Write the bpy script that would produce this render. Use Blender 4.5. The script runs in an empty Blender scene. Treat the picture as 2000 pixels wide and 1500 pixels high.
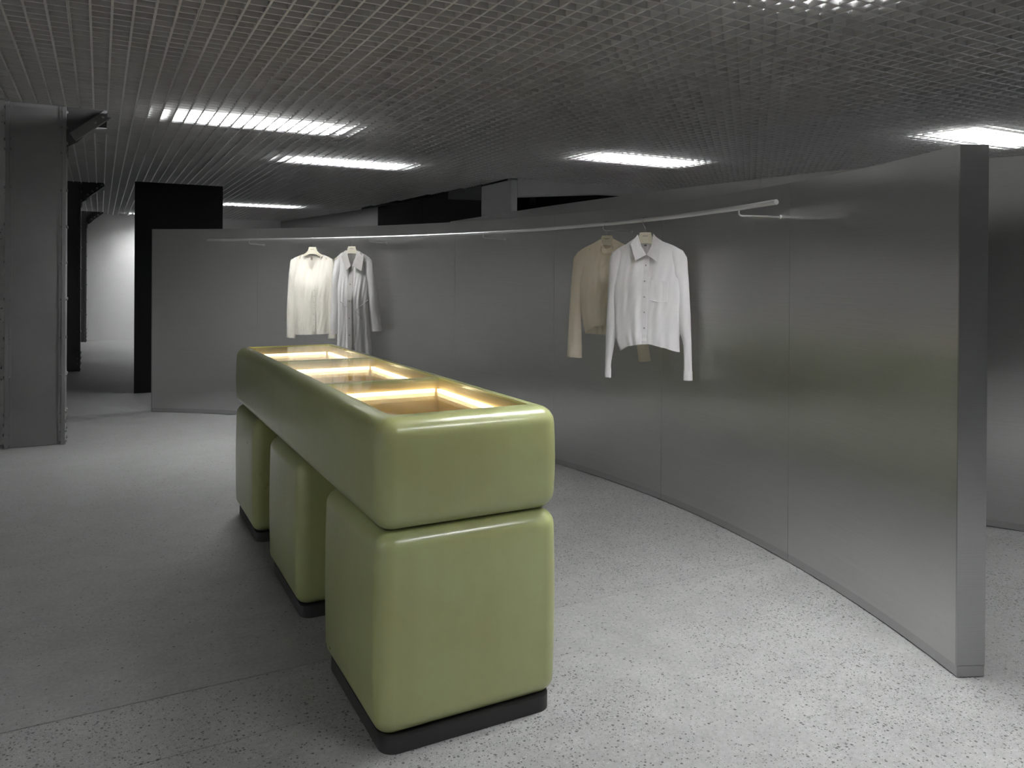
import bpy, bmesh, math, random
from mathutils import Vector, Matrix
random.seed(7)
S = bpy.context.scene
C = S.collection
PI = math.pi

# ------------------------------------------------------------------ camera
YAW, PITCH, ROLL, FPX, Y0, EYE = 0.4875, 0.00301, -0.00619, 1517.7, 547.64, 1.45
# world x runs along the counter's short side (u), world y along its long side (v)
RIGHT = Vector((math.cos(YAW), -math.sin(YAW), 0))
HEAD = Vector((math.sin(YAW), math.cos(YAW), 0))
UPV = Vector((0, 0, 1))
fwd = HEAD * math.cos(PITCH) - UPV * math.sin(PITCH)
up0 = HEAD * math.sin(PITCH) + UPV * math.cos(PITCH)
cr = RIGHT * math.cos(ROLL) - up0 * math.sin(ROLL)
cu = up0 * math.cos(ROLL) + RIGHT * math.sin(ROLL)
cam_d = bpy.data.cameras.new('camera')
cam = bpy.data.objects.new('camera', cam_d)
C.objects.link(cam)
cam_d.sensor_width = 36.0
cam_d.lens = FPX / 2000 * 36
cam_d.shift_y = -(750 - Y0) / 2000
cam_d.clip_start = 0.05
cam.matrix_world = Matrix(((cr.x, cu.x, -fwd.x, 0), (cr.y, cu.y, -fwd.y, 0), (cr.z, cu.z, -fwd.z, EYE), (0, 0, 0, 1)))
S.camera = cam

# ------------------------------------------------------------------ world, exposure
w = bpy.data.worlds.new('world'); S.world = w; w.use_nodes = True
w.node_tree.nodes['Background'].inputs[0].default_value = (0.9, 0.95, 1, 1)
w.node_tree.nodes['Background'].inputs[1].default_value = 0.004
S.view_settings.view_transform = 'Standard'
S.view_settings.look = 'None'
S.view_settings.gamma = 1
S.view_settings.use_curve_mapping = False
S.view_settings.exposure = 0.1
LAMP = 132.0          # radiance of the ceiling strip lights
CEIL = 2.8176        # underside of the ceiling grille

# ------------------------------------------------------------------ materials
def lin(r, g, b):
    f = lambda c: (c / 255 / 12.92) if c / 255 <= .04045 else ((c / 255 + .055) / 1.055) ** 2.4
    return (f(r), f(g), f(b), 1)
class NT:
    def __init__(s, name):
        s.m = bpy.data.materials.new(name); s.m.use_nodes = True
        s.t = s.m.node_tree; s.b = s.t.nodes['Principled BSDF']; s.out = s.t.nodes['Material Output']
    def n(s, typ, **kw):
        k = s.t.nodes.new(typ)
        for a, v in kw.items():
            if a.startswith('_'): setattr(k, a[1:], v)
        return k
    def l(s, a, b): s.t.links.new(a, b)
    def set(s, **kw):
        names = dict(col='Base Color', metal='Metallic', rough='Roughness', spec='Specular IOR Level', aniso='Anisotropic', arot='Anisotropic Rotation',
                     coat='Coat Weight', coatr='Coat Roughness', sheen='Sheen Weight', sub='Subsurface Weight', ior='IOR', trans='Transmission Weight')
        for k, v in kw.items(): s.b.inputs[names[k]].default_value = v
        return s
    def ramp(s, fac, stops):
        r = s.n('ShaderNodeValToRGB'); e = r.color_ramp.elements
        while len(e) < len(stops): e.new(.5)
        for i, (p, c) in enumerate(stops): e[i].position = p; e[i].color = c if len(c) == 4 else (*c, 1)
        s.l(fac, r.inputs[0]); return r.outputs[0]
    def noise(s, vec, scale, detail=4, rough=.5):
        k = s.n('ShaderNodeTexNoise'); k.inputs['Scale'].default_value = scale; k.inputs['Detail'].default_value = detail; k.inputs['Roughness'].default_value = rough
        if vec is not None: s.l(vec, k.inputs['Vector'])
        return k.outputs[0]
    def mapping(s, vec, scale):
        k = s.n('ShaderNodeMapping'); k.inputs['Scale'].default_value = scale; s.l(vec, k.inputs['Vector']); return k.outputs[0]
    def math(s, op, a, b=None):
        k = s.n('ShaderNodeMath'); k.operation = op
        for i, v in enumerate((a, b)):
            if v is None: continue
            if isinstance(v, (int, float)): k.inputs[i].default_value = v
            else: s.l(v, k.inputs[i])
        return k.outputs[0]
    def mix(s, fac, a, b, blend='MIX'):
        k = s.n('ShaderNodeMix'); k.data_type = 'RGBA'; k.blend_type = blend
        for i, v in ((0, fac), (6, a), (7, b)):
            if isinstance(v, (int, float)): k.inputs[i].default_value = v
            elif isinstance(v, tuple): k.inputs[i].default_value = v
            else: s.l(v, k.inputs[i])
        return k.outputs[2]
    def bump(s, h, strength, dist):
        k = s.n('ShaderNodeBump'); k.inputs['Strength'].default_value = strength; k.inputs['Distance'].default_value = dist
        s.l(h, k.inputs['Height']); return k.outputs[0]
    def pos(s): return s.n('ShaderNodeNewGeometry').outputs['Position']
    def obj(s): return s.n('ShaderNodeTexCoord').outputs['Object']
    def uv(s): return s.n('ShaderNodeTexCoord').outputs['UV']

def plain(name, col, rough=.5, metal=0.0, var=.06, scale=6.0, **kw):
    t = NT(name); t.set(rough=rough, metal=metal, **kw)
    nz = t.noise(t.pos(), scale, 4, .6)
    c0 = tuple(x * (1 - var) for x in col[:3]) + (1,); c1 = tuple(min(1, x * (1 + var)) for x in col[:3]) + (1,)
    t.l(t.ramp(nz, [(.3, c0), (.7, c1)]), t.b.inputs['Base Color'])
    return t.m

def emis(name, col, s):
    t = NT(name); e = t.n('ShaderNodeEmission'); e.inputs[0].default_value = col; e.inputs[1].default_value = s
    t.l(e.outputs[0], t.out.inputs[0]); return t.m

def steel(name, col=(.60, .60, .592), rough=.285, aniso=1.0, wave=.8):
    t = NT(name); t.set(metal=1.0, aniso=aniso)
    uv = t.uv()
    tg = t.n('ShaderNodeTangent'); tg.direction_type = 'UV_MAP'; t.l(tg.outputs[0], t.b.inputs['Tangent'])
    streak = t.noise(t.mapping(uv, (1.1, 260, 1)), 1.0, 3, .6)
    broad = t.noise(t.mapping(uv, (.6, 9, 1)), 1.0, 3, .5)
    c0 = tuple(x * .96 for x in col) + (1,); c1 = tuple(min(1, x * 1.03) for x in col) + (1,)
    t.l(t.ramp(streak, [(.35, c0), (.65, c1)]), t.b.inputs['Base Color'])
    r = t.math('ADD', t.math('MULTIPLY', broad, .016), rough - .006)
    t.l(r, t.b.inputs['Roughness'])
    wv = t.noise(t.mapping(t.pos(), (1.6, 1.6, 1.9)), 1.0, 1, .4)
    t.l(t.bump(wv, wave, .011), t.b.inputs['Normal'])
    return t.m

M = {}
M['steel'] = steel('brushed_steel')
M['steel_dark'] = steel('brushed_steel_skirting', (.5, .5, .5), .32, .6, .2)
M['steel_edge'] = steel('brushed_steel_edge', (.42, .42, .42), .31, .8, .3)
M['chrome'] = plain('polished_rail_steel', (.8, .8, .79, 1), .36, 1.0, .03)
M['hook'] = plain('hook_wire', (.4, .4, .39, 1), .3, 1.0, .03)
M['grille'] = plain('grille_aluminium_paint', (.46, .46, .455, 1), .45, .0, .05, 3)
M['plenum'] = plain('plenum_dark_paint', (.02, .02, .02, 1), .9)
M['black'] = plain('black_board', (.0045, .0045, .0045, 1), .75, 0, .1, spec=.2)
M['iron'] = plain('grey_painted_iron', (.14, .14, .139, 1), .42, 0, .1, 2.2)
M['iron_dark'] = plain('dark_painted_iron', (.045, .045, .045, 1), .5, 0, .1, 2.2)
M['white_wall'] = plain('off_white_paint', (.66, .66, .655, 1), .8, 0, .04, 2)
M['shaded_beam'] = plain('shaded_beam_concrete', (.05, .05, .05, 1), .7)
M['room_wall'] = plain('mid_grey_paint', (.22, .22, .22, 1), .8)
M['pillar'] = plain('pale_concrete_paint', (.42, .42, .42, 1), .8, 0, .05, 3)
M['plinth'] = plain('black_plinth', (.018, .018, .018, 1), .6)
M['lamp'] = emis('lamp_diffuser', (.985, .988, 1, 1), LAMP)
M['housing'] = plain('lamp_housing_white', (.6, .6, .6, 1), .5)
M['led'] = emis('warm_led', (1, .80, .52, 1), 19.0)
M['button_white'] = plain('white_button', (.45, .45, .46, 1), .35)
M['button_beige'] = plain('beige_button', (.16, .14, .11, 1), .35)
M['print'] = plain('dark_print', (.03, .03, .028, 1), .6)
M['hanger'] = plain('ivory_hanger_lacquer', (.56, .53, .42, 1), .45, 0, .03, 8)

def plaster():
    t = NT('patched_plaster'); t.set(rough=.85)
    p = t.pos(); a = t.noise(p, 3, 6, .65); b = t.noise(p, 26, 5, .7)
    c = t.ramp(a, [(.3, (.34, .34, .33)), (.6, (.46, .46, .45))])
    m = t.ramp(b, [(.62, (0, 0, 0)), (.66, (1, 1, 1))])
    t.l(t.mix(m, c, (.07, .07, .07, 1)), t.b.inputs['Base Color'])
    t.l(t.bump(b, .5, .01), t.b.inputs['Normal']); return t.m
M['plaster'] = plaster()

def lacquer():
    t = NT('olive_green_lacquer'); t.set(rough=.3, coat=.4, coatr=.12, spec=.5)
    p = t.pos(); a = t.noise(p, 2.6, 5, .6); b = t.noise(t.mapping(p, (14, 14, 1.2)), 1, 4, .6)
    c = t.ramp(a, [(.3, (.315, .325, .13)), (.52, (.335, .362, .158)), (.72, (.35, .395, .19))])
    t.l(t.mix(.12, c, t.ramp(b, [(.3, (.27, .26, .11)), (.7, (.38, .42, .2))])), t.b.inputs['Base Color'])
    t.l(t.math('ADD', t.math('MULTIPLY', a, .16), .22), t.b.inputs['Roughness'])
    t.l(t.bump(t.noise(p, 3.2, 2, .5), .16, .03), t.b.inputs['Normal']); return t.m
M['lacquer'] = lacquer()

def brass():
    t = NT('brushed_gold_lining'); t.set(rough=.42, metal=.35)
    p = t.pos(); a = t.noise(t.mapping(p, (5, 5, 16)), 1, 5, .65)
    t.l(t.ramp(a, [(.3, (.42, .31, .13)), (.7, (.56, .43, .2))]), t.b.inputs['Base Color']); return t.m
M['brass'] = brass()

def glass():
    t = NT('clear_glass'); t.t.nodes.remove(t.b)
    tr = t.n('ShaderNodeBsdfTransparent'); tr.inputs[0].default_value = (.93, .96, .94, 1)
    gl = t.n('ShaderNodeBsdfGlossy'); gl.inputs[0].default_value = (1, 1, 1, 1); gl.inputs[1].default_value = .015
    lw = t.n('ShaderNodeLayerWeight'); lw.inputs[0].default_value = .5
    fr = t.math('ADD', t.math('MULTIPLY', t.math('POWER', lw.outputs['Facing'], 5.0), .93), .04)
    mx = t.n('ShaderNodeMixShader'); t.l(fr, mx.inputs[0]); t.l(tr.outputs[0], mx.inputs[1]); t.l(gl.outputs[0], mx.inputs[2])
    t.l(mx.outputs[0], t.out.inputs[0]); return t.m
M['glass'] = glass()

def concrete(name, speck, base=(.155, .205), grad=False):
    t = NT(name); p = t.pos()
    a = t.noise(p, .9, 6, .62); b = t.noise(p, 5.5, 6, .7); d = t.noise(p, 60, 3, .6)
    lo, hi = base
    c = t.ramp(a, [(.28, (lo, lo, lo * .985)), (.72, (hi, hi, hi * .985))])
    c = t.mix(.5, c, t.ramp(b, [(.3, (lo * .72, lo * .72, lo * .71)), (.7, (hi * 1.2, hi * 1.2, hi * 1.18))]))
    c = t.mix(.25, c, t.ramp(d, [(.3, (lo * .7,) * 3), (.7, (hi * 1.3,) * 3)]))
    # exposed aggregate: small dark and pale stones, denser in ground-down patches
    patch = t.noise(p, 1.3, 3, .5)
    dens = t.ramp(patch, [(.38, (speck * .25,) * 3), (.62, (speck,) * 3)])
    if grad:   # the slab is ground down to its aggregate on the side towards the steel partition
        sx = t.n('ShaderNodeSeparateXYZ'); t.l(p, sx.inputs[0])
        k = t.math('SUBTRACT', sx.outputs[0], t.math('MULTIPLY', sx.outputs[1], .55))
        k = t.math('ADD', k, t.math('MULTIPLY', t.math('SUBTRACT', patch, .5), 2.5))
        g_ = t.n('ShaderNodeMapRange'); g_.inputs[1].default_value = -.5; g_.inputs[2].default_value = .6; g_.inputs[3].default_value = 0; g_.inputs[4].default_value = .36
        t.l(k, g_.inputs[0]); dens = t.math('ADD', dens, g_.outputs[0])
    for sc, r, dark in ((88, .3, .035), (150, .34, .05), (210, .3, .07), (170, .16, .36)):
        v = t.n('ShaderNodeTexVoronoi'); v.inputs['Scale'].default_value = sc; t.l(p, v.inputs['Vector'])
        rnd = t.n('ShaderNodeSeparateColor'); t.l(v.outputs['Color'], rnd.inputs[0])
        rad = t.math('MULTIPLY', rnd.outputs[0], r + .16)
        keep = t.math('LESS_THAN', rnd.outputs[1], dens)
        m = t.math('MULTIPLY', t.math('LESS_THAN', v.outputs['Distance'], rad), keep)
        c = t.mix(t.math('MULTIPLY', m, .9), c, (dark, dark, dark, 1))
    t.l(c, t.b.inputs['Base Color'])
    t.l(t.math('ADD', t.math('MULTIPLY', b, .25), .42), t.b.inputs['Roughness'])
    t.b.inputs['Specular IOR Level'].default_value = .35
    t.l(t.bump(d, .08, .004), t.b.inputs['Normal']); return t.m
M['concrete'] = concrete('trowelled_concrete', .08, (.158, .21), True)
M['aggregate'] = concrete('ground_aggregate_concrete', .42, (.17, .225))
M['aggregate2'] = concrete('coarse_aggregate_concrete', .5, (.175, .23))

def cloth(name, col, trans=.25):
    t = NT(name); t.set(rough=.85, spec=.15, sheen=.2)
    p = t.obj(); wv = t.noise(t.mapping(p, (220, 220, 220)), 1, 2, .5); v = t.noise(t.mapping(p, (9, 9, 2)), 1, 3, .5)
    c0 = tuple(x * .93 for x in col) + (1,); c1 = tuple(min(1, x * 1.04) for x in col) + (1,)
    t.l(t.ramp(v, [(.3, c0), (.7, c1)]), t.b.inputs['Base Color'])
    t.l(t.bump(wv, .15, .002), t.b.inputs['Normal'])
    tl = t.n('ShaderNodeBsdfTranslucent'); tl.inputs[0].default_value = c1
    mx = t.n('ShaderNodeMixShader'); mx.inputs[0].default_value = trans
    t.l(t.b.outputs[0], mx.inputs[1]); t.l(tl.outputs[0], mx.inputs[2]); t.l(mx.outputs[0], t.out.inputs[0]); return t.m
M['cloth_white'] = cloth('white_cotton', (.90, .89, .90))
M['cloth_cream'] = cloth('cream_jersey', (.82, .75, .625))
M['cloth_ivory'] = cloth('ivory_crepe', (.74, .71, .63))
M['cloth_grey'] = cloth('pale_grey_linen', (.64, .63, .615), .35)
M['cloth_grey2'] = cloth('grey_beige_linen', (.40, .385, .365), .2)

# ------------------------------------------------------------------ mesh helpers
def mesh_obj(name, verts, faces, mat, parent=None, smooth=False, uvs=None):
    me = bpy.data.meshes.new(name); me.from_pydata([tuple(v) for v in verts], [], faces); me.update()
    if uvs is not None:
        ul = me.uv_layers.new(name='UVMap')
        for lp in me.loops: ul.data[lp.index].uv = uvs[lp.vertex_index]
    if mat: me.materials.append(M[mat])
    if smooth:
        for f in me.polygons: f.use_smooth = True
    return link(name, me, parent)
def link(name, me, parent=None, loc=None):
    o = bpy.data.objects.new(name, me); C.objects.link(o)
    if parent: o.parent = parent
    if loc: o.location = loc
    return o
def tag(o, label=None, cat=None, group=None, kind=None):
    if label: o['label'] = label
    if cat: o['category'] = cat
    if group: o['group'] = group
    if kind: o['kind'] = kind
    return o
def empty(name, loc=(0, 0, 0), rz=0, **kw):
    o = bpy.data.objects.new(name, None); C.objects.link(o); o.location = loc; o.rotation_euler = (0, 0, rz); o.empty_display_size = .1
    return tag(o, **kw)
def flat_normals(o):
    bm = bmesh.new(); bm.from_mesh(o.data); bmesh.ops.recalc_face_normals(bm, faces=bm.faces); bm.to_mesh(o.data); bm.free(); return o
BOXF = [(0, 3, 2, 1), (4, 5, 6, 7), (0, 1, 5, 4), (1, 2, 6, 5), (2, 3, 7, 6), (3, 0, 4, 7)]
def boxv(x0, x1, y0, y1, z0, z1):
    return [(x0, y0, z0), (x1, y0, z0), (x1, y1, z0), (x0, y1, z0), (x0, y0, z1), (x1, y0, z1), (x1, y1, z1), (x0, y1, z1)]
class MB:
    def __init__(s): s.v = []; s.f = []
    def add(s, v, f):
        o = len(s.v); s.v += list(v); s.f += [tuple(i + o for i in q) for q in f]; return s
    def box(s, *a): return s.add(boxv(*a), BOXF)
    def build(s, name, mat, parent=None, smooth=False): return mesh_obj(name, s.v, s.f, mat, parent, smooth)
    def mesh(s, name, mat):
        me = bpy.data.meshes.new(name); me.from_pydata([tuple(v) for v in s.v], [], s.f); me.update(); me.materials.append(M[mat]); return me
def bevel_box(name, a, mat, parent=None, r=.004, seg=2):
    bm = bmesh.new(); vs = [bm.verts.new(v) for v in boxv(*a)]
    for f in BOXF: bm.faces.new([vs[i] for i in f])
    bmesh.ops.bevel(bm, geom=bm.edges[:], offset=r, segments=seg, profile=.5, affect='EDGES')
    me = bpy.data.meshes.new(name); bm.to_mesh(me); bm.free(); me.materials.append(M[mat])
    return link(name, me, parent)
def tube(pts, r, n=10, cap=True):
    pts = [Vector(p) for p in pts]; v = []; f = []; prev = None
    for i, p in enumerate(pts):
        d = (pts[min(i + 1, len(pts) - 1)] - pts[max(i - 1, 0)]).normalized()
        if prev is None: a = d.orthogonal().normalized()
        else: a = (prev - d * prev.dot(d)).normalized()
        prev = a; b = d.cross(a)
        for k in range(n):
            t = 2 * PI * k / n; v.append(p + (a * math.cos(t) + b * math.sin(t)) * r)
    for i in range(len(pts) - 1):
        for k in range(n): f.append((i * n + k, i * n + (k + 1) % n, (i + 1) * n + (k + 1) % n, (i + 1) * n + k))
    if cap: f.append(tuple(range(n - 1, -1, -1))); f.append(tuple((len(pts) - 1) * n + k for k in range(n)))
    return v, f
def prism(poly, d0, d1, axes):
    """polygon of (a,b) pairs extruded from d0 to d1; axes maps (a,b,d) to xyz"""
    n = len(poly); v = [axes(a, b, d0) for a, b in poly] + [axes(a, b, d1) for a, b in poly]
    f = [tuple(range(n)), tuple(range(2 * n - 1, n - 1, -1))] + [(i, i + n, (i + 1) % n + n, (i + 1) % n) for i in range(n)]
    return v, f
def interp(tab, t):
    if t <= tab[0][0]: return tab[0][1:]
    for a, b in zip(tab, tab[1:]):
        if t <= b[0]:
            k = (t - a[0]) / (b[0] - a[0] + 1e-12); return tuple(p + (q - p) * k for p, q in zip(a[1:], b[1:]))
    return tab[-1][1:]
def sstep(x):
    x = max(0, min(1, x)); return x * x * (3 - 2 * x)

# ------------------------------------------------------------------ room shell
floor = empty('floor', kind='structure')
JA, JB = 2.545, 2.92
def slab(e0, e1, mat):
    # joints are open beside the counter's long side and closed up towards the steel partition
    U_ = (-6, .3, 1.1, 11.5); g0 = (1, 1, .12, .08)
    P = [(u, e0[0] + e0[1] * k) for u, k in zip(U_, g0)] + [(u, e1[0] - e1[1] * k) for u, k in list(zip(U_, g0))[::-1]]
    v, f = prism(P, -.12, 0, lambda a, b, d: (a, b, d)); return flat_normals(mesh_obj('floor_slab', v, f, mat, floor))
slab((-4.5, 0), (JA, .002), 'aggregate2'); slab((JA, .002), (JB, .0036), 'aggregate'); slab((JB, .0036), (21, 0), 'concrete')
MB().box(-6, 11.5, -4.5, 21, -.2, -.1201).build('floor_base', 'plenum', floor)

def wall(name, poly, z0, z1, mat, parent=None):
    v, f = prism(poly, z0, z1, lambda a, b, d: (a, b, d)); o = flat_normals(mesh_obj(name, v, f, mat, parent)); tag(o, kind='structure'); return o
wall('wall_back', [(-6, 19.7), (6, 19.7), (6, 19.9), (-6, 19.9)], 0, 3.4, 'white_wall')
wall('wall_left', [(-1.0, 8.2), (-.76, 8.2), (-.76, 19.7), (-1.0, 19.7)], 0, 3.4, 'white_wall')
wall('wall_left_return', [(-6, 7.9), (-.716, 7.9), (-.716, 8.19), (-6, 8.19)], 0, 3.4, 'plaster')
wall('wall_left_near', [(-6.2, -4.5), (-6, -4.5), (-6, 8.19), (-6.2, 8.19)], 0, 3.4, 'white_wall')
wall('wall_front', [(-6, -4.7), (11.5, -4.7), (11.5, -4.5), (-6, -4.5)], 0, 3.4, 'room_wall')
wall('wall_right', [(11.5, -4.5), (11.7, -4.5), (11.7, 12), (11.5, 12)], 0, 3.4, 'room_wall')
wall('wall_right_backdrop', [(6.6, 11.6), (11.5, 11.6), (11.5, 11.8), (6.6, 11.8)], 0, 3.4, 'black')  # black backdrop standing in for the unlit void behind the pillar

# ------------------------------------------------------------------ ceiling: plenum + open-cell grille panels
ceiling = empty('ceiling', kind='structure')
MB().box(-6, 11.5, -4.5, 19.7, 3.4, 3.5).build('plenum_slab', 'plenum', ceiling)
U0, V0, T = 2.25, 2.27, .6
GH, TH = .056, .012
holes = [(-.95, .05, 7.30, 8.45), (-.95, .05, 13.05, 14.2), (-.95, .05, 18.9, 20)]
def in_hole(u, v): return any(a < u < b and c < v < d for a, b, c, d in holes)
def blocked(u, v):
    if u > 4.95 and v > 9.4: return True
    if v > 10.3 and u > 4.95 - (v - 10.3) * .085: return True
    return v > 19.65
def panel_mb(cu=None, cv=None):
    mb = MB(); h = TH / 2
    cut = cu is not None
    for ax in (0, 1):
        for i in range(7):
            c = i * .1 - .3
            a, b = (c - h, c + h)
            if i == 0: a, b = c + .0012, c + .0012 + .0055
            if i == 6: a, b = c - .0012 - .0055, c - .0012
            segs = [(-.2988, .2988)]
            if cut:
                segs = []
                for k in range(6):
                    m = -.25 + k * .1
                    uu, vv = (cu + c, cv + m) if ax == 0 else (cu + m, cv + c)
                    if not in_hole(uu, vv) and not blocked(uu, vv): segs.append((max(-.2988, m - .05), min(.2988, m + .05)))
            z1 = GH if ax == 0 else GH - .0006
            z0 = 0 if ax == 0 else .0006
            for s0, s1 in segs:
                if ax == 0: mb.box(a, b, s0, s1, z0, z1)
                else: mb.box(s0, s1, a, b, z0, z1)
    return mb
tile = panel_mb(); tile_me = tile.mesh('grille_panel', 'grille')
tiles = []
for i in range(-14, 16):
    for j in range(-11, 30):
        cu, cv = U0 + (i + .5) * T, V0 + (j + .5) * T
        if not (-6 < cu < 11.2 and -4.3 < cv < 19.7): continue
        if cu < -.7 and cv > 8.1: continue
        corners = [(cu + a * .3, cv + b * .3) for a in (-1, 1) for b in (-1, 1)]
        nb = sum(blocked(*c) for c in corners)
        if nb == 4: continue
        cutp = nb > 0 or any(cu - .3 < b and cu + .3 > a and cv - .3 < d and cv + .3 > c for a, b, c, d in holes)
        X = cu * RIGHT.x + cv * RIGHT.y; D = cu * HEAD.x + cv * HEAD.y
        vis = D > 1.5 and abs(X / D) < .74 and (CEIL - EYE) / D < .43
        tiles.append((0 if vis else 1, D * D + X * X, cu, cv, cutp))
tiles.sort()
rest = MB(); count = 0
for k, (nv, _, cu, cv, cutp) in enumerate(tiles):
    if count < 300 and not nv:
        count += 1
        if cutp:
            mb = panel_mb(cu, cv)
            if mb.v: link('grille_panel', mb.mesh('grille_panel_cut', 'grille'), ceiling, (cu, cv, CEIL))
        else: link('grille_panel', tile_me, ceiling, (cu, cv, CEIL))
    else:
        src = panel_mb(cu, cv) if cutp else tile
        rest.add([(x + cu, y + cv, z + CEIL) for x, y, z in src.v], src.f)
tag(rest.build('grille_panels_beyond', 'grille', ceiling), kind='stuff')

# ------------------------------------------------------------------ ceiling lights above the grille
def ceiling_light(u, v, lab=None, lu=1.3, lv=.34, z=CEIL + .165):
    r = empty('ceiling_light', (u, v, z), label=lab or 'extra unseen white strip light above the ceiling grille over the open floor', cat='ceiling light', group='strip lights above the ceiling grille')
    hb = MB().box(-lu / 2 - .02, lu / 2 + .02, -lv / 2 - .02, lv / 2 + .02, .012, .07)
    hb.build('housing', 'housing', r)
    MB().box(-lu / 2, lu / 2, -lv / 2, lv / 2, 0, .011).build('diffuser', 'lamp', r)
    return r
LIGHTS = [(1.25, 7.1), (2.6, 9.12), (2.7, 15.5), (5.46, 7.18), (7.5, 4.4), (2.45, 2.25), (1.35, 18.95), (6.2, 1.6), (9.8, 7.0),
          (-4.7, 5.4), (-4.7, 2.4), (-4.7, -.8), (2.3, .2), (-2.5, 1.1), (.2, -2.6), (5.4, -2.2), (9.3, .2)]  # unseen lights added to brighten the left wall, counter front and floor
NAMES = ['wide strip light glowing above the grille between the grey riveted column and the counter', 'strip light glowing above the grille behind the blouse and the coat',
         'distant strip light glowing above the grille beyond the black board', 'strip light glowing above the grille behind the white shirt and cream top',
         'strip light glowing above the grille by the near end of the tall steel partition', 'strip light above the grille over the near end of the green counter',
         'strip light above the grille washing the pale back wall']
for i, a in enumerate(LIGHTS): ceiling_light(*a, lab=NAMES[i] if i < len(NAMES) else None)

# ------------------------------------------------------------------ steel partitions
def offset_path(path, o):
    out = []
    for i, p in enumerate(path):
        d = Vector(path[min(i + 1, len(path) - 1)]) - Vector(path[max(i - 1, 0)]); d.normalize()
        out.append((p[0] + d.y * o, p[1] - d.x * o))
    return out
def sheet(name, path, o0, o1, z0, z1, mat, parent, zdiv=1):
    """curved slab following path between the two offsets"""
    A = offset_path(path, o0); B = offset_path(path, o1); n = len(path)
    s = [0]
    for a, b in zip(path, path[1:]): s.append(s[-1] + math.hypot(a[0] - b[0], a[1] - b[1]))
    v = []; uv = []; f = []
    for P in (A, B):
        for z in (z0, z1):
            for i, p in enumerate(P): v.append((p[0], p[1], z)); uv.append((s[i], z))
    # extra end / top copies so that shading stays crisp
    a0, a1, b0, b1 = 0, n, 2 * n, 3 * n
    for i in range(n - 1):
        f.append((a0 + i, a0 + i + 1, a1 + i + 1, a1 + i)); f.append((b0 + i + 1, b0 + i, b1 + i, b1 + i + 1))
    k = len(v)
    for P in (A, B):
        for z in (z0, z1):
            for i, p in enumerate(P): v.append((p[0], p[1], z)); uv.append((s[i], z))
    a0, a1, b0, b1 = k, k + n, k + 2 * n, k + 3 * n
    for i in range(n - 1):
        f.append((a1 + i, a1 + i + 1, b1 + i + 1, b1 + i)); f.append((a0 + i + 1, a0 + i, b0 + i, b0 + i + 1))
    k = len(v)
    for i in (0, n - 1):
        for P in (A, B):
            for z in (z0, z1): v.append((P[i][0], P[i][1], z)); uv.append(((0 if P is A else abs(o1 - o0)), z))
    f.append((k, k + 1, k + 3, k + 2)); f.append((k + 4, k + 6, k + 7, k + 5))
    o = mesh_obj(name, v, f, mat, parent, True, uv)
    flat_normals(o); return o

CU, CV, RW, WH = -2.6709, 4.0904, 5.925, 1.947
def arc(a0, a1, r=RW, n=14):
    return [(CU + r * math.cos(math.radians(a0 + (a1 - a0) * i / n)), CV + r * math.sin(math.radians(a0 + (a1 - a0) * i / n))) for i in range(n + 1)]
p1 = empty('curved_steel_partition', (CU + RW, CV, 0), label='curved brushed steel partition behind the green counter, carrying the clothes rail', cat='partition')
def under(o, p): o.parent = p; o.matrix_parent_inverse = p.matrix_basis.inverted(); return o
seams = [57.73, 46.05, 34.25, 22.62, 11.05, -.5, -12.05, -23.33]
gap = .009
for a, b in zip(seams, seams[1:]):
    pa = arc(a - gap, b + gap)
    # path runs with falling angle: the right-hand side (offset > 0) is the inner, camera side
    o = sheet('panel', pa, 0, -.052, .045, WH, 'steel', p1); under(o, p1)
    o = sheet('skirting', pa, -.003, -.052, .004, .0435, 'steel_dark', p1); under(o, p1)
    o = sheet('back_panel', pa, -.0522, -.108, .045, WH, 'steel', p1); under(o, p1)
    o = sheet('skirting', pa, -.0522, -.105, .004, .0435, 'steel_dark', p1); under(o, p1)
for a, b in ((-23.335, -23.40), (57.80, 57.735)):
    o = sheet('end_cap', arc(a, b, n=2), .001, -.109, .045, WH, 'steel_edge', p1); under(o, p1)
    o = sheet('skirting', arc(a, b, n=2), -.002, -.106, .004, .0435, 'steel_edge', p1); under(o, p1)

# second partition behind, taller, gently curved
def spline(pts, n):
    out = []
    P = [Vector(p) for p in pts]; P = [P[0] * 2 - P[1]] + P + [P[-1] * 2 - P[-2]]
    for i in range(1, len(P) - 2):
        for k in range(n):
            t = k / n; a, b, c, d = P[i - 1:i + 3]
            out.append(.5 * ((2 * b) + (c - a) * t + (2 * a - 5 * b + 4 * c - d) * t * t + (3 * b - a - 3 * c + d) * t ** 3))
    out.append(P[-2]); return [(p.x, p.y) for p in out]
p2path = spline([(4.05, 9.25), (4.03, 7.0), (4.08, 5.7), (4.17, 4.65), (4.36, 3.54), (4.66, 2.8), (5.2, 1.95), (6.0, 1.2), (7.0, .7)], 24)
L = [0]
for a, b in zip(p2path, p2path[1:]): L.append(L[-1] + math.hypot(a[0] - b[0], a[1] - b[1]))
def sub(path, L, s0, s1, n=14):
    tab = [(l, *p) for l, p in zip(L, path)]
    return [interp(tab, s0 + (s1 - s0) * i / n) for i in range(n + 1)]
p2 = empty('tall_steel_partition', (4.2, 4.6, 0), label='taller brushed steel partition standing behind the end of the curved one', cat='partition')
W2 = 2.175
s = L[-1] - 1e-4; cuts = [s]
while s > 1.2: s -= 1.152; cuts.append(max(s, 0))
if cuts[-1] > .2: cuts.append(0)
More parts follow.
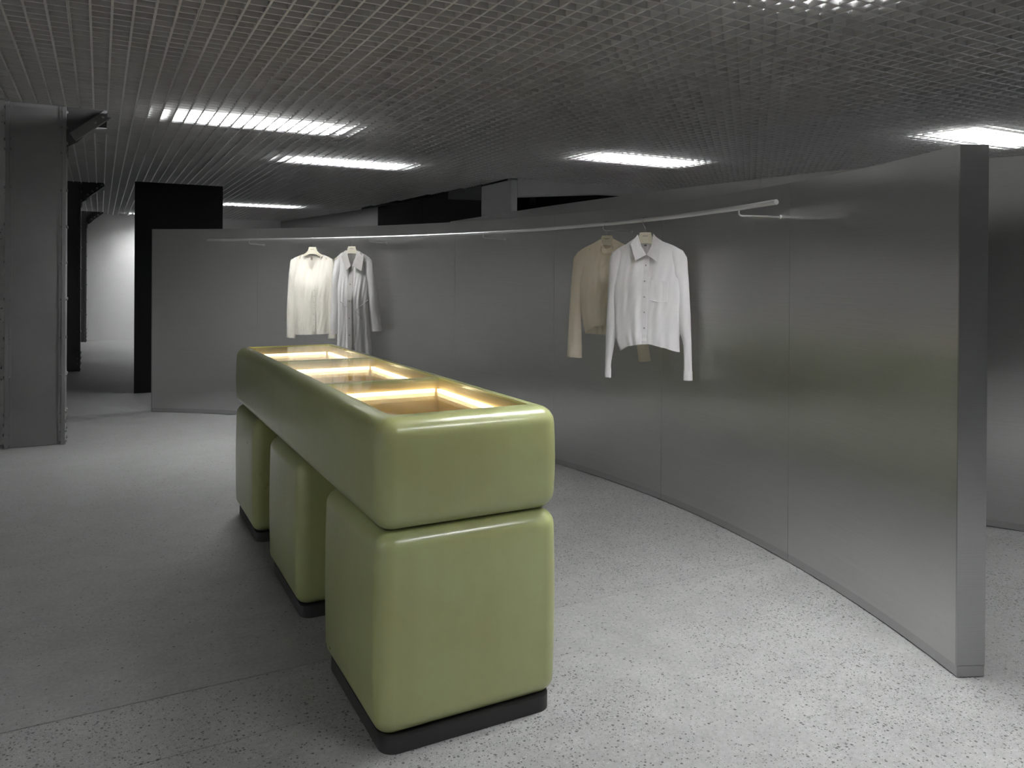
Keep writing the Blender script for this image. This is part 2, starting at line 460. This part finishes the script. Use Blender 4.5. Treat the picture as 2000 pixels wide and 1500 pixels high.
for b, a in zip(cuts, cuts[1:]):
    pa = sub(p2path, L, a + .001, b - .001)
    o = sheet('panel', pa, .055, 0, .045, W2, 'steel', p2); under(o, p2)
    o = sheet('back_panel', pa, -.0002, -.055, .045, W2, 'steel', p2); under(o, p2)
    o = sheet('skirting', pa, .052, -.052, .004, .0435, 'steel_dark', p2); under(o, p2)

# full-height dark steel cladding far behind on the right
p3 = empty('wall_right_far', (4.7, 14, 0), kind='structure')
for (a, b) in (((5.15, 10.4), (4.96, 12.6)), ((4.96, 12.6), (4.77, 14.5)), ((4.77, 14.5), (4.36, 17.3)), ((4.36, 17.3), (3.97, 19.68))):
    va, vb = Vector(a), Vector(b)
    pa = [tuple(va.lerp(vb, .002)), tuple(va.lerp(vb, .5)), tuple(va.lerp(vb, .998))]
    o = sheet('cladding_panel', pa, .03, -.03, 0, 2.81, 'black' if a[1] < 14 else 'steel_edge', p3); under(o, p3)  # nearer panels coloured black for the darkness the steel would mirror

# ------------------------------------------------------------------ concrete pillar with haunched beams
pl = empty('concrete_pillar', (5.0, 9.9, 0), label='pale concrete pillar with haunched beams rising behind the steel partitions', cat='pillar')
o = bevel_box('shaft', (4.97, 5.07, 9.42, 10.36, 0, 2.80), 'pillar', None, .008); under(o, pl)
v, f = prism([(5.072, 2.58), (6.6, 2.705), (9.5, 2.74), (9.5, 3.3), (5.072, 3.3)], 9.42, 9.72, lambda a, b, d: (a, d, b))
o = flat_normals(mesh_obj('haunched_beam', v, f, 'pillar')); under(o, pl)
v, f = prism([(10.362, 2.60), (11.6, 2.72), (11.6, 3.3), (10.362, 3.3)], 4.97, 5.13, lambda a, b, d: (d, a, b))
o = flat_normals(mesh_obj('haunched_beam', v, f, 'shaded_beam')); under(o, pl)  # shade on this beam is put into its dark colour

# ------------------------------------------------------------------ black board standing behind the curved partition
bp = empty('black_board', (.89, 10.7, 0), label='tall matt black board standing behind the far end of the curved partition', cat='board')
o = bevel_box('face_panel', (.374, 1.397, 10.62, 10.66, .0, 2.61), 'black', None, .003); under(o, bp)
o = bevel_box('support_box', (.392, 1.38, 10.6602, 10.86, .0, 2.59), 'black', None, .003); under(o, bp)

# ------------------------------------------------------------------ riveted iron columns
def dome(r=.0155, h=.0135, n=8):
    v = []; f = []
    for i, (k, z) in enumerate(((1, 0), (.92, .45), (.6, .85))):
        for j in range(n): t = 2 * PI * j / n; v.append((z * h, r * k * math.cos(t), r * k * math.sin(t)))
    v.append((h, 0, 0))
    for i in range(2):
        for j in range(n): f.append((i * n + j, i * n + (j + 1) % n, (i + 1) * n + (j + 1) % n, (i + 1) * n + j))
    for j in range(n): f.append((2 * n + j, 2 * n + (j + 1) % n, 3 * n))
    mb = MB(); mb.add(v, f); me = mb.mesh('rivet', 'iron')
    for p in me.polygons: p.use_smooth = True
    return me
rivet_me = dome()
RZ = [.03, .113, .195, .277, .594, .92, 1.246, 1.56, 1.871, 2.179, 2.5, 2.584, 2.716, 2.85]
def column(v, label, mat, base=0.0):
    r = empty('iron_column', (-.48, v + .17, 0), label=label, cat='column', group='riveted iron columns')
    for (a, b, nm) in ((-.70, -.668, 'flange'), (-.292, -.26, 'flange')):
        o = bevel_box(nm, (a, b, v, v + .33, 0, 3.35), mat, None, .003); under(o, r)
    o = MB().box(-.6678, -.2922, v + .012, v + .03, .004, 3.34).build('web_plate', mat); under(o, r)
    o = MB().box(-.6678, -.2922, v + .30, v + .318, .004, 3.34).build('web_plate', mat); under(o, r)
    # seam angle fillets beside the flanges
    for a, b in ((-.667, -.650), (-.310, -.293)):
        o = MB().box(a, b, v + .004, v + .0118, .004, 3.34).build('corner_angle', mat); under(o, r)
    for z in RZ:
        for (u, sgn) in ((-.70, -1), (-.6679, 1), (-.292, -1), (-.26, 1)):
            for dv in ((.0085 if u in (-.6679, -.292) else .03),):
                o = link('rivet', rivet_me, None, (u, v + dv, z)); o.rotation_euler = (0, 0, 0 if sgn > 0 else PI)
                if u in (-.6679, -.292): o.scale = (.9, .75, .75)
                under(o, r)
        if z in RZ[:4] + RZ[4::2]:
            o = link('rivet', rivet_me, None, (-.26, v + .2, z)); under(o, r)
    # knee bracket under the ceiling
    b0, b1 = (-.2598, 2.60), (.04, 2.885)
    vv, ff = prism([(-.2598, 2.55), (-.18, 2.60), (.06, 2.86), (.06, 3.1), (-.2598, 3.1)], v + .03, v + .045, lambda a, b, d: (a, d, b))
    o = flat_normals(mesh_obj('gusset_plate', vv, ff, 'iron_dark')); under(o, r)
    vv, ff = prism([(-.235, 2.665), (-.19, 2.605), (.085, 2.835), (.04, 2.895)], v - .035, v + .0298, lambda a, b, d: (a, d, b))
    o = flat_normals(mesh_obj('bracket_angle', vv, ff, mat)); under(o, r)
    o = MB().box(-.2598, -.245, v + .05, v + .09, 2.48, 2.72).build('bracket_cleat', 'iron'); under(o, r)
    for k in range(4):
        t = .15 + k * .23; o = link('rivet', rivet_me, None, (-.2125 + .275 * t, v - .035, 2.635 + .23 * t)); o.rotation_euler = (0, 0, -PI / 2); under(o, r)
    return r
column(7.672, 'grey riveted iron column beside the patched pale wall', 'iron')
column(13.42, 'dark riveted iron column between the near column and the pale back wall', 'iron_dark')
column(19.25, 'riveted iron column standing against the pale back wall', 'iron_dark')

# ------------------------------------------------------------------ green counter
def rrect(x0, x1, y0, y1, r, seg=8):
    r = max(r, .002); out = []
    for cx, cy, a in ((x1 - r, y1 - r, 0), (x0 + r, y1 - r, 90), (x0 + r, y0 + r, 180), (x1 - r, y0 + r, 270)):
        for k in range(seg + 1):
            t = math.radians(a + 90 * k / seg); out.append((cx + r * math.cos(t), cy + r * math.sin(t)))
    return out
def pillow(name, x0, x1, y0, y1, z0, z1, r, rc, mat, parent, opening=None, seg=7, bulge=.004):
    rings = []
    def ring(ins, z, extra=0): rings.append([(a, b, z) for a, b in rrect(x0 + ins, x1 - ins, y0 + ins, y1 - ins, rc - ins * .8)])
    for k in range(seg + 1):
        t = k / seg * PI / 2; ring(r * (1 - math.sin(t)), z0 + r * (1 - math.cos(t)))
    for k in range(1, 4):
        t = k / 4; ring(-bulge * math.sin(PI * t), z0 + r + (z1 - z0 - 2 * r) * t)
    for k in range(seg + 1):
        t = k / seg * PI / 2; ring(r * (1 - math.cos(t)), z1 - r + r * math.sin(t))
    n = len(rings[0]); v = [p for R_ in rings for p in R_]; f = []
    if opening:
        ox0, ox1, oy0, oy1, oz = opening
        for q in (z1, oz): v += [(a, b, q) for a, b in rrect(ox0, ox1, oy0, oy1, .012)]; rings.append(None)
    for i in range(len(rings) - 1):
        for k in range(n): f.append((i * n + k, i * n + (k + 1) % n, (i + 1) * n + (k + 1) % n, (i + 1) * n + k))
    f.append(tuple(range(n - 1, -1, -1)))
    if not opening: f.append(tuple((len(rings) - 1) * n + k for k in range(n)))
    o = mesh_obj(name, v, f, mat, None, True); o.data.set_sharp_from_angle(angle=math.radians(50)); under(o, parent); return o
X0, X1, Y0c, Y1c, ZS, ZT = .738, 1.376, 2.236, 5.025, .672, 1.018
ct = empty('display_counter', (1.057, 3.63, 0), label='long olive green lacquered display counter on three rounded blocks with glass-topped lit wells', cat='counter')
OX0, OX1, OY0, OY1 = .805, 1.300, 2.325, 4.955
pillow('top_slab', X0, X1, Y0c, Y1c, ZS, ZT, .058, .062, 'lacquer', ct, (OX0, OX1, OY0, OY1, ZT - .03))
for y in (2.236, 3.302, 4.370):
    pillow('base_block', X0 + .002, X1 - .002, y, y + .655, .05, ZS - .0015, .055, .055, 'lacquer', ct)
    v, f = prism(rrect(X0 + .022, X1 - .022, y + .006, y + .649, .05), 0, .0495, lambda a, b, d: (a, b, d))
    o = flat_normals(mesh_obj('plinth', v, f, 'plinth')); under(o, ct)
wells = [(2.325, 3.128), (3.168, 4.052), (4.092, 4.955)]
ZB = .74
for k, (a, b) in enumerate(wells):
    w0, w1 = a, b
    lm = MB(); t = .004
    # open-topped lining box
    x0, x1, y0, y1 = OX0 + .002, OX1 - .002, a + .002, b - .002
    zt = ZT - .014
    lm.add([(x0, y0, zt), (x1, y0, zt), (x1, y1, zt), (x0, y1, zt), (x0, y0, ZB), (x1, y0, ZB), (x1, y1, ZB), (x0, y1, ZB)],
           [(0, 1, 5, 4), (1, 2, 6, 5), (2, 3, 7, 6), (3, 0, 4, 7), (4, 5, 6, 7)])
    o = lm.build('well_lining', 'brass'); under(o, ct)
    zl = ZT - .062
    tags = [('led_strip', (x0 + .006, x1 - .02, y1 - .011, y1 - .001, zl, zl + .014)), ('led_strip', (x1 - .011, x1 - .001, y0 + .01, y1 - .016, zl, zl + .014)),
            ('led_strip', (x0 + .001, x0 + .011, y0 + .01, y1 - .016, zl, zl + .014)), ('led_strip', (x0 + .02, x1 - .02, y0 + .001, y0 + .011, zl, zl + .014))]
    for nm, q in tags[:3]:
        o = MB().box(*q).build(nm, 'led'); under(o, ct)
    o = MB().box(x0 + .001, x1 - .001, a + .001, b - .001, ZT - .012, ZT - .004).build('glass_pane', 'glass'); under(o, ct)
    tag(o, label='clear glass pane over lit well')
for a, b in ((3.128, 3.168), (4.052, 4.092)):
    o = bevel_box('divider_bar', (OX0 + .001, OX1 - .001, a, b, ZT - .05, ZT - .003), 'lacquer', None, .003); under(o, ct)

# ------------------------------------------------------------------ clothes rail
RO, RZt, RR = .25, 1.817, .0128
rl = empty('clothes_rail', (CU + RW - RO, CV, RZt), label='long curved steel clothes rail bracketed to the curved partition', cat='clothes rail')
rp = [(x, y, RZt) for x, y in arc(50.15, -14.6, RW - RO, 90)]
v, f = tube(rp, RR, 16); o = mesh_obj('tube', v, f, 'chrome', None, True); o.data.set_sharp_from_angle(angle=math.radians(50)); under(o, rl)
for a in (45.3, 30.8, 16.7, 2.6, -11.3):
    ca, sa = math.cos(math.radians(a)), math.sin(math.radians(a))
    P = lambda r, z: (CU + r * ca, CV + r * sa, z)
    v, f = tube([P(RW - RO, RZt - .010), P(RW - RO, RZt - .030), P(RW - RO + .006, RZt - .037), P(RW - RO + .02, RZt - .04), P(RW - .001, RZt - .04)], .0045, 10)
    o = mesh_obj('bracket', v, f, 'chrome', None, True); under(o, rl)
    v, f = tube([P(RW - .008, RZt - .04), P(RW - .0005, RZt - .04)], .011, 16)
    o = mesh_obj('wall_rosette', v, f, 'chrome'); under(o, rl)

# ------------------------------------------------------------------ hangers and garments
def rail_point(px):
    """where the sight line through image column px meets the rail"""
    k = (px - 1000) / FPX; d = HEAD + RIGHT * k
    cx, cy, R_ = CU, CV, RW - RO
    A = d.x ** 2 + d.y ** 2; B = -2 * (d.x * cx + d.y * cy); Q = cx * cx + cy * cy - R_ * R_
    t = (-B + math.sqrt(B * B - 4 * A * Q)) / (2 * A); return Vector((d.x * t, d.y * t, 0)), FPX / t
def hanger(name, root_loc, rz, label, hook_rz):
    h = empty('clothes_hanger', root_loc, rz, label=label, cat='hanger', group='ivory hangers on the clothes rail')
    z0 = -.078
    half = [(.034, 0), (.044, -.036), (.062, -.056), (.10, -.080), (.135, -.098), (.158, -.112), (.164, -.123), (.157, -.130), (.135, -.121), (.10, -.104), (.062, -.083), (.03, -.070), (.012, -.066)]
    poly = half + [(-a, b) for a, b in half[::-1]]
    v, f = prism([(a, b + z0) for a, b in poly], -.007, .007, lambda a, b, d: (a, d, b))
    flat_normals(mesh_obj('shoulder_board', v, f, 'hanger', h))
    pts = []
    r = RR + .003
    ch, sh = math.cos(hook_rz), math.sin(hook_rz)
    prof = [(0, z0 - .01), (0, -.052), (-.004, -.043), (-.014, -.030), (-.0175, -.012)] + [(-r * 1.06 * math.cos(t), r * 1.06 * math.sin(t)) for t in [PI * q / 10 for q in range(0, 12)]]
    prof += [(.0165, -.008)]
    pts = [(a * ch, a * sh, b) for a, b in prof]
    v, f = tube(pts, .0019, 8); mesh_obj('hook', v, f, 'hook', h, True)
    v, f = prism([(-.017, -.021), (.017, -.021), (.017, -.0235), (-.017, -.0235)], -.0074, -.0069, lambda a, b, d: (a, d, b + z0))
    mesh_obj('printed_mark', v, f, 'print', h)
    return h

def garment(name, root, sx, sy, hx, hy, spec, mat):
    """spec holds outline rows in image units; sx, sy turn them into metres about the hook"""
    X = lambda px: (px - hx) / sx
    Z = lambda py: (hy - py) / sy
    body = [(Z(y), X(a), X(b)) for y, a, b in spec['body']][::-1]          # rising z for interp
    zsh, zh = Z(spec['body'][0][0]), Z(spec['body'][-1][0])
    sh = [(X(x), Z(y)) for x, y in spec['shoulder']]
    hem = [(X(x), Z(y) - zh) for x, y in spec['hem']]
    hemb = [(X(x), Z(y) - zh) for x, y in spec.get('hem_back', spec['hem'])]
    neck = [(X(x), Z(y)) for x, y in spec['neck']]
    n0, n1 = neck[0][0], neck[-1][0]
    t0 = spec.get('thick', .055); NC, NR = 48, 40
    v = []; idx = {}
    def pt(side, i, j):
        a = i / NC; b = j / NR
        zn = zsh + (zh - zsh) * b
        xl, xr = interp(body, zn); xl0, xr0 = interp(body, zsh)
        x0_ = xl0 + (xr0 - xl0) * a; x = xl + (xr - xl) * a
        zt = interp(sh, x0_)[0]
        inside = n0 < x0_ < n1
        if inside:
            if side < 0: zt = interp(neck, x0_)[0]
            else: zt = zt - .012 * math.sin(PI * (x0_ - n0) / (n1 - n0))
        hm = interp(hem if side < 0 else hemb, x)[0]
        z = zn + (zt - zsh) * (1 - b) ** 2 + hm * b ** 3
        prof = math.sqrt(max(0, 1 - (2 * a - 1) ** 2)) ** .8
        T_ = t0 * prof * (.16 + .84 * sstep(b / .42))
        ph = spec.get('phase', 0) + (0 if side < 0 else 2.1)
        fold = spec.get('fold', .010) * sstep(b * 1.3) * prof * (math.sin(a * 21 + ph + b * 1.2) * .6 + math.sin(a * 37 + 2 * ph - b * 2) * .35 + math.sin(a * 11 + ph * 3) * .5)
        wr = .003 * prof * math.sin(a * 60 + b * 18 + ph) * math.sin(b * 9 + ph)
        return Vector((x, side * T_ + (fold + wr) * (1 if side < 0 else -.7), z))
    for side in (-1, 1):
        for i in range(NC + 1):
            for j in range(NR + 1):
                if side == 1 and i in (0, NC): idx[(1, i, j)] = idx[(-1, i, j)]; continue
                idx[(side, i, j)] = len(v); v.append(pt(side, i, j))
    f = []
    for side in (-1, 1):
        for i in range(NC):
            for j in range(NR):
                q = [idx[(side, i, j)], idx[(side, i, j + 1)], idx[(side, i + 1, j + 1)], idx[(side, i + 1, j)]]
                if side == 1: q = q[::-1]
                f.append(tuple(q))
    mesh_obj('body', v, f, mat, root, True)
    grid = [pt(-1, i, j) for i in range(NC + 1) for j in range(NR + 1)]
    def yfront(px, py):
        x, z = X(px), Z(py)
        near = [p.y for p in grid if (p.x - x) ** 2 + (p.z - z) ** 2 < .0005]
        return min(near) if near else min(grid, key=lambda p: (p.x - x) ** 2 + (p.z - z) ** 2).y
    # sleeves
    for key, sg in (('sleeve_l', -1), ('sleeve_r', 1)):
        rows = [(Z(y), X(a), X(b)) for y, a, b in spec[key]]
        N = 16; K = 30; v = []; f = []
        tab = rows[::-1]
        za, zb = rows[0][0], rows[-1][0]
        for k in range(K + 1):
            t = k / K; z = za + (zb - za) * t; a, b = interp(tab, z)
            c = (a + b) / 2; rx = abs(a - b) / 2; ry = min(.038, rx * .75) * (.35 + .65 * sstep(t * 5)); z_in = 0
            for m in range(N):
                th = 2 * PI * m / N
                rip = 1 + .10 * math.sin(3 * th + t * 9 + sg) + .06 * math.sin(5 * th - t * 14)
                x = c + rx * math.cos(th)
                # the top of the sleeve head slopes with the shoulder
                k_ = max(0, 1 - t * 7)
                zz = z + (interp(sh, x)[0] - .004 - z) * k_
                if t == 1: zz += spec.get('cuff_tilt', .004) * math.cos(th) * sg
                v.append((x, .006 + ry * math.sin(th) * rip, zz))
        for k in range(K):
            for m in range(N): f.append((k * N + m, (k + 1) * N + m, (k + 1) * N + (m + 1) % N, k * N + (m + 1) % N))
        so = mesh_obj('sleeve', v, f, mat, root, True)
        if spec.get('cuff'):
            z1 = zb + spec['cuff']; cv = []; cf = []
            for k in range(4):
                z = z1 + (zb - .001 - z1) * k / 3; a, b = interp(tab, z); c = (a + b) / 2; rx = abs(a - b) / 2 + .0022; ry = min(.038, (rx) * .75) * 1.12
                for m in range(N): th = 2 * PI * m / N; cv.append((c + rx * math.cos(th), .006 + ry * math.sin(th), z))
            for k in range(3):
                for m in range(N): cf.append((k * N + m, (k + 1) * N + m, (k + 1) * N + (m + 1) % N, k * N + (m + 1) % N))
            mesh_obj('cuff', cv, cf, mat, so, True)
    # collar parts
    def plate(nm, pts, mt, thick=.003, parent=root):
        P = [Vector((X(a), y, Z(b))) for a, b, y in pts]; n = len(P)
        vv = P + [p + Vector((0, thick, 0)) for p in P]
        ff = [tuple(range(n)), tuple(range(2 * n - 1, n - 1, -1))] + [(i, i + n, (i + 1) % n + n, (i + 1) % n) for i in range(n)]
        return flat_normals(mesh_obj(nm, vv, ff, mt, parent))
    def strip(nm, line, wpx, mt, off=.004, n=24):
        """band laid along the front of the body"""
        vv = []; ff = []
        for k in range(n + 1):
            px, py = interp([(i / (len(line) - 1), *q) for i, q in enumerate(line)], k / n)
            y = yfront(px, py) - off
            for s_ in (-1, 1): vv.append((X(px + s_ * wpx / 2), y, Z(py)))
            for s_ in (1, -1): vv.append((X(px + s_ * wpx / 2), y + .003, Z(py)))
        for k in range(n):
            for m in range(4): ff.append((k * 4 + m, k * 4 + (m + 1) % 4, (k + 1) * 4 + (m + 1) % 4, (k + 1) * 4 + m))
        ff += [(0, 1, 2, 3), (n * 4 + 3, n * 4 + 2, n * 4 + 1, n * 4)]
        return flat_normals(mesh_obj(nm, vv, ff, mt, root))
    def button(px, py, r, mt, off=.006):
        y = yfront(px, py) - off
        v, f = tube([(X(px), y, Z(py)), (X(px), y - .002, Z(py))], r, 10); return mesh_obj('button', v, f, mt, root)
    def band(x0, x1, ytop_back, ytop_front, hgt, mt, front=True, nm='collar_stand'):
        """ring of cloth round the neck"""
        vv = []; ff = []; n = 28; cx = (X(x0) + X(x1)) / 2; rx = (X(x1) - X(x0)) / 2; ry = min(.045, rx * .8)
        a0, a1 = (0, 2 * PI) if front else (-.15, PI + .15)
        for k in range(n + 1):
            th = a0 + (a1 - a0) * k / n; s_ = (math.sin(th) + 1) / 2
            zt = Z(ytop_front) + (Z(ytop_back) - Z(ytop_front)) * s_
            vv += [(cx + rx * math.cos(th), ry * math.sin(th), zt), (cx + rx * 1.12 * math.cos(th), ry * 1.15 * math.sin(th), zt - hgt)]
        for k in range(n): ff.append((2 * k, 2 * k + 1, 2 * k + 3, 2 * k + 2))
        return mesh_obj(nm, vv, ff, mt, root, True)
    return dict(X=X, Z=Z, y=yfront, plate=plate, strip=strip, button=button, band=band)

def hang(px, py, rot, label, hlabel, cat, dz=0):
    P, sc = rail_point(px)
    rz = -YAW - rot
    loc = (P.x, P.y, RZt)
    hg = hanger('h', loc, rz, hlabel, 0.0)
    g = empty(cat[0], loc, rz, label=label, cat=cat[1])
    return g, sc * math.cos(rot) * (1 + .13 * rot), sc, py

# ivory blouse
g, sx, sy, hy = hang(610, 466, .10, 'ivory long-sleeved blouse with round notched neck hanging beside the belted grey coat', 'ivory hanger holding the notched-neck blouse', ('ivory_blouse', 'blouse'))
spec = dict(body=[(507, 566, 652), (560, 568, 652), (610, 572, 651), (652, 575, 649.5)],
            shoulder=[(560, 509), (566, 506.5), (575, 502), (591, 496.5), (631, 496.5), (643, 501), (652, 506), (658, 509)],
            neck=[(591, 496.5), (596, 503), (602, 513), (607.5, 524), (609, 526), (611, 522), (617, 510), (625, 503), (631, 496.5)],
            hem=[(575, 653), (612, 652), (650, 650)], sleeve_l=[(506, 566, 583), (532, 562, 583), (588, 559, 580), (630, 558, 577.5), (659.5, 558, 576)],
            sleeve_r=[(506, 652, 636), (532, 656, 636), (588, 659, 639), (630, 660, 641), (659.5, 660, 642)], thick=.05, fold=.009, phase=.4)
h = garment('blouse', g, sx, sy, 610, hy, spec, 'cloth_ivory')
h['strip']('neckline_binding', [(592, 498), (596, 502.5), (604, 505), (612, 505.5), (620, 504.5), (627, 502), (630.5, 498)], 1.2, 'cloth_ivory', .006)
h['strip']('placket', [(617, 556), (617.5, 600), (618, 646)], 5, 'cloth_ivory', .003)
for q in range(7): h['button'](617.5, 566 + q * 11.5, .0028, 'button_beige', .005)
h['plate']('size_label', [(606.5, 501, -.002), (610, 501, -.002), (610, 507, -.002), (606.5, 507, -.002)], 'button_beige')
h['band'](593, 629, 496, 507, .02, 'cloth_grey2', False, 'back_neck_facing')

# belted coat
g, sx, sy, hy = hang(687, 464, .06, 'pale grey belted coat with large pointed collar hanging beside the ivory blouse', 'ivory hanger holding the belted grey coat', ('belted_coat', 'coat'))
spec = dict(body=[(505, 655, 727), (540, 657, 724), (590, 660, 721.5), (650, 660, 725), (716, 657, 730)],
            shoulder=[(648, 511), (655, 503.5), (664, 495), (676, 487.5), (698, 487.5), (712, 496), (722, 502), (728, 509)],
            neck=[(676, 487.5), (680, 500), (684, 512), (687, 519), (690, 512), (694, 500), (698, 487.5)],
            hem=[(657, 717), (690, 714), (730, 717)], sleeve_l=[(505, 654, 670), (536, 648, 669), (588, 646, 666.5), (631, 644, 665.5), (651, 646.5, 666.5)],
            sleeve_r=[(506, 727, 713), (551, 735, 714), (597, 742, 721), (620, 745, 724), (645, 747, 727)], thick=.075, fold=.015, phase=1.7, cuff=.05)
h = garment('coat', g, sx, sy, 687, hy, spec, 'cloth_grey')
h['strip']('placket', [(687.5, 519), (687.5, 600), (690, 714)], 9, 'cloth_grey2', .004, 30)
yf = lambda a, b: h['y'](a, b) - .018
h['plate']('collar_flap', [(678.5, 488, -.014), (668, 500.5, yf(668, 500)), (679, 528, yf(679, 528) - .004), (687, 518, yf(687, 520) - .004), (680, 499, -.022)], 'cloth_grey2')
h['plate']('collar_flap', [(697, 488, -.014), (696.5, 499, -.022), (690, 518, yf(690, 520) - .004), (709, 528.5, yf(709, 528) - .004), (712, 501, yf(712, 500))], 'cloth_grey2')
h['band'](678, 697, 485.5, 497, .022, 'cloth_grey', False)
for q in range(5): h['button'](686.5 + q * .5, 521.5 + q * 32.7, .0065, 'button_beige', .008)
h['strip']('belt', [(668, 588), (676, 593), (684, 598.5)], 1.8, 'cloth_grey2', .010, 8)
h['strip']('belt', [(722, 584), (712, 593), (698, 607)], 1.8, 'cloth_grey2', .010, 8)
h['strip']('belt_end', [(699, 606), (706, 613), (711, 622)], 1.4, 'cloth_grey2', .010, 6)
h['strip']('belt_end', [(699, 607), (698, 630), (698, 668)], 1.5, 'cloth_grey2', .010, 8)

# cream top
g, sx, sy, hy = hang(1185, 440, .40, 'cream high-necked cropped top hanging half behind the white shirt', 'ivory hanger holding the cream high-necked top', ('cream_top', 'top'))
spec = dict(body=[(495, 1126, 1244), (540, 1130, 1240), (585, 1133, 1237), (616, 1135, 1235), (656, 1143.6, 1226)],
            shoulder=[(1118, 503), (1126, 495), (1140, 486.5), (1158, 478), (1174, 469), (1197, 469), (1212, 477), (1230, 486), (1244, 495), (1252, 503)],
            neck=[(1174, 469), (1178, 482), (1184, 491), (1188, 492), (1193, 484), (1197, 469)],
            hem=[(1143, 656), (1152, 648), (1162, 641), (1185, 638), (1208, 641), (1226, 656)], hem_back=[(1143, 656), (1185, 658), (1226, 656)],
            sleeve_l=[(495, 1126, 1150), (510, 1118, 1148), (544, 1115, 1141), (575, 1113, 1134), (604, 1111, 1133), (628, 1110, 1134), (652, 1109, 1135), (703, 1106, 1136)],
            sleeve_r=[(495, 1244, 1221), (510, 1252, 1224), (544, 1255, 1231), (604, 1259, 1238), (652, 1262, 1240), (705, 1270, 1247)], thick=.05, fold=.007, phase=.2)
h = garment('cream', g, sx, sy, 1185, hy, spec, 'cloth_cream')
h['band'](1174, 1198, 470, 489, .03, 'cloth_cream', True, 'stand_collar')
h['strip']('neck_fold', [(1175, 476), (1180, 488), (1188, 493.5), (1196, 489)], 3.5, 'cloth_cream', .012, 10)

# white shirt
g, sx, sy, hy = hang(1260, 430, .42, 'white button-up shirt with chest pocket hanging in front of the cream top', 'ivory hanger holding the white shirt', ('white_shirt', 'shirt'))
spec = dict(body=[(492, 1194, 1333), (530, 1196, 1333), (580, 1198, 1330), (630, 1201, 1327), (660, 1204, 1325), (684, 1212, 1326)],
            shoulder=[(1189, 503), (1195, 493), (1208, 484.5), (1224, 476.5), (1246, 461), (1277, 461), (1292, 472), (1312, 480), (1330, 490), (1337, 500)],
            neck=[(1246, 461), (1251, 478), (1258, 492), (1264, 499), (1270, 490), (1275, 476), (1277, 461)],
            hem=[(1212, 688), (1226, 678), (1257, 671.5), (1274, 671), (1300, 677), (1326, 685)],
            sleeve_l=[(492, 1195, 1222), (513, 1189, 1219), (568, 1187, 1214), (620, 1184.5, 1209), (654, 1183.5, 1204), (683, 1183, 1199), (712, 1182.5, 1194), (741, 1182, 1193.5)],
            sleeve_r=[(492, 1332, 1304), (506, 1338, 1306), (553, 1341.6, 1312), (616, 1345, 1318), (647, 1346, 1325), (669, 1347, 1332), (688, 1347.6, 1333), (738, 1348.8, 1333)], thick=.06, fold=.009, phase=2.6, cuff=.055)
h = garment('shirt', g, sx, sy, 1260, hy, spec, 'cloth_white')
h['strip']('placket', [(1264.5, 500), (1264, 580), (1264, 671)], 9, 'cloth_white', .003, 30)
yf = lambda a, b: h['y'](a, b) - .018
h['plate']('collar_flap', [(1246, 458.5, -.012), (1234, 477, yf(1234, 480)), (1245.5, 510, yf(1245, 510) - .006), (1264.5, 498.5, yf(1264, 500) - .006), (1254, 482, -.022)], 'cloth_white')
h['plate']('collar_flap', [(1276, 457.5, -.012), (1273, 482, -.022), (1265, 498.5, yf(1264, 500) - .006), (1289, 513, yf(1288, 512) - .006), (1291, 474, yf(1290, 476))], 'cloth_white')
h['band'](1248, 1276, 459, 474, .03, 'cloth_white', False)
for y in (518.8, 549.5, 580, 609.5, 640): h['button'](1263.7, y, .0055, 'button_white', .006)
h['plate']('neck_label', [(1257, 478.5, .012), (1264, 478.5, .012), (1264, 480.5, .012), (1257, 480.5, .012)], 'print', .001)
py_ = min(h['y'](a, b) for a in (1276, 1290, 1306) for b in (548, 567, 586))
h['plate']('chest_pocket', [(1275.6, 546.5, h['y'](1276, 547) - .003), (1307, 550, h['y'](1307, 550) - .003), (1306, 588, h['y'](1306, 588) - .003), (1289, 589, h['y'](1289, 588) - .003), (1273.5, 585.5, h['y'](1274, 585) - .003)], 'cloth_white', .006)
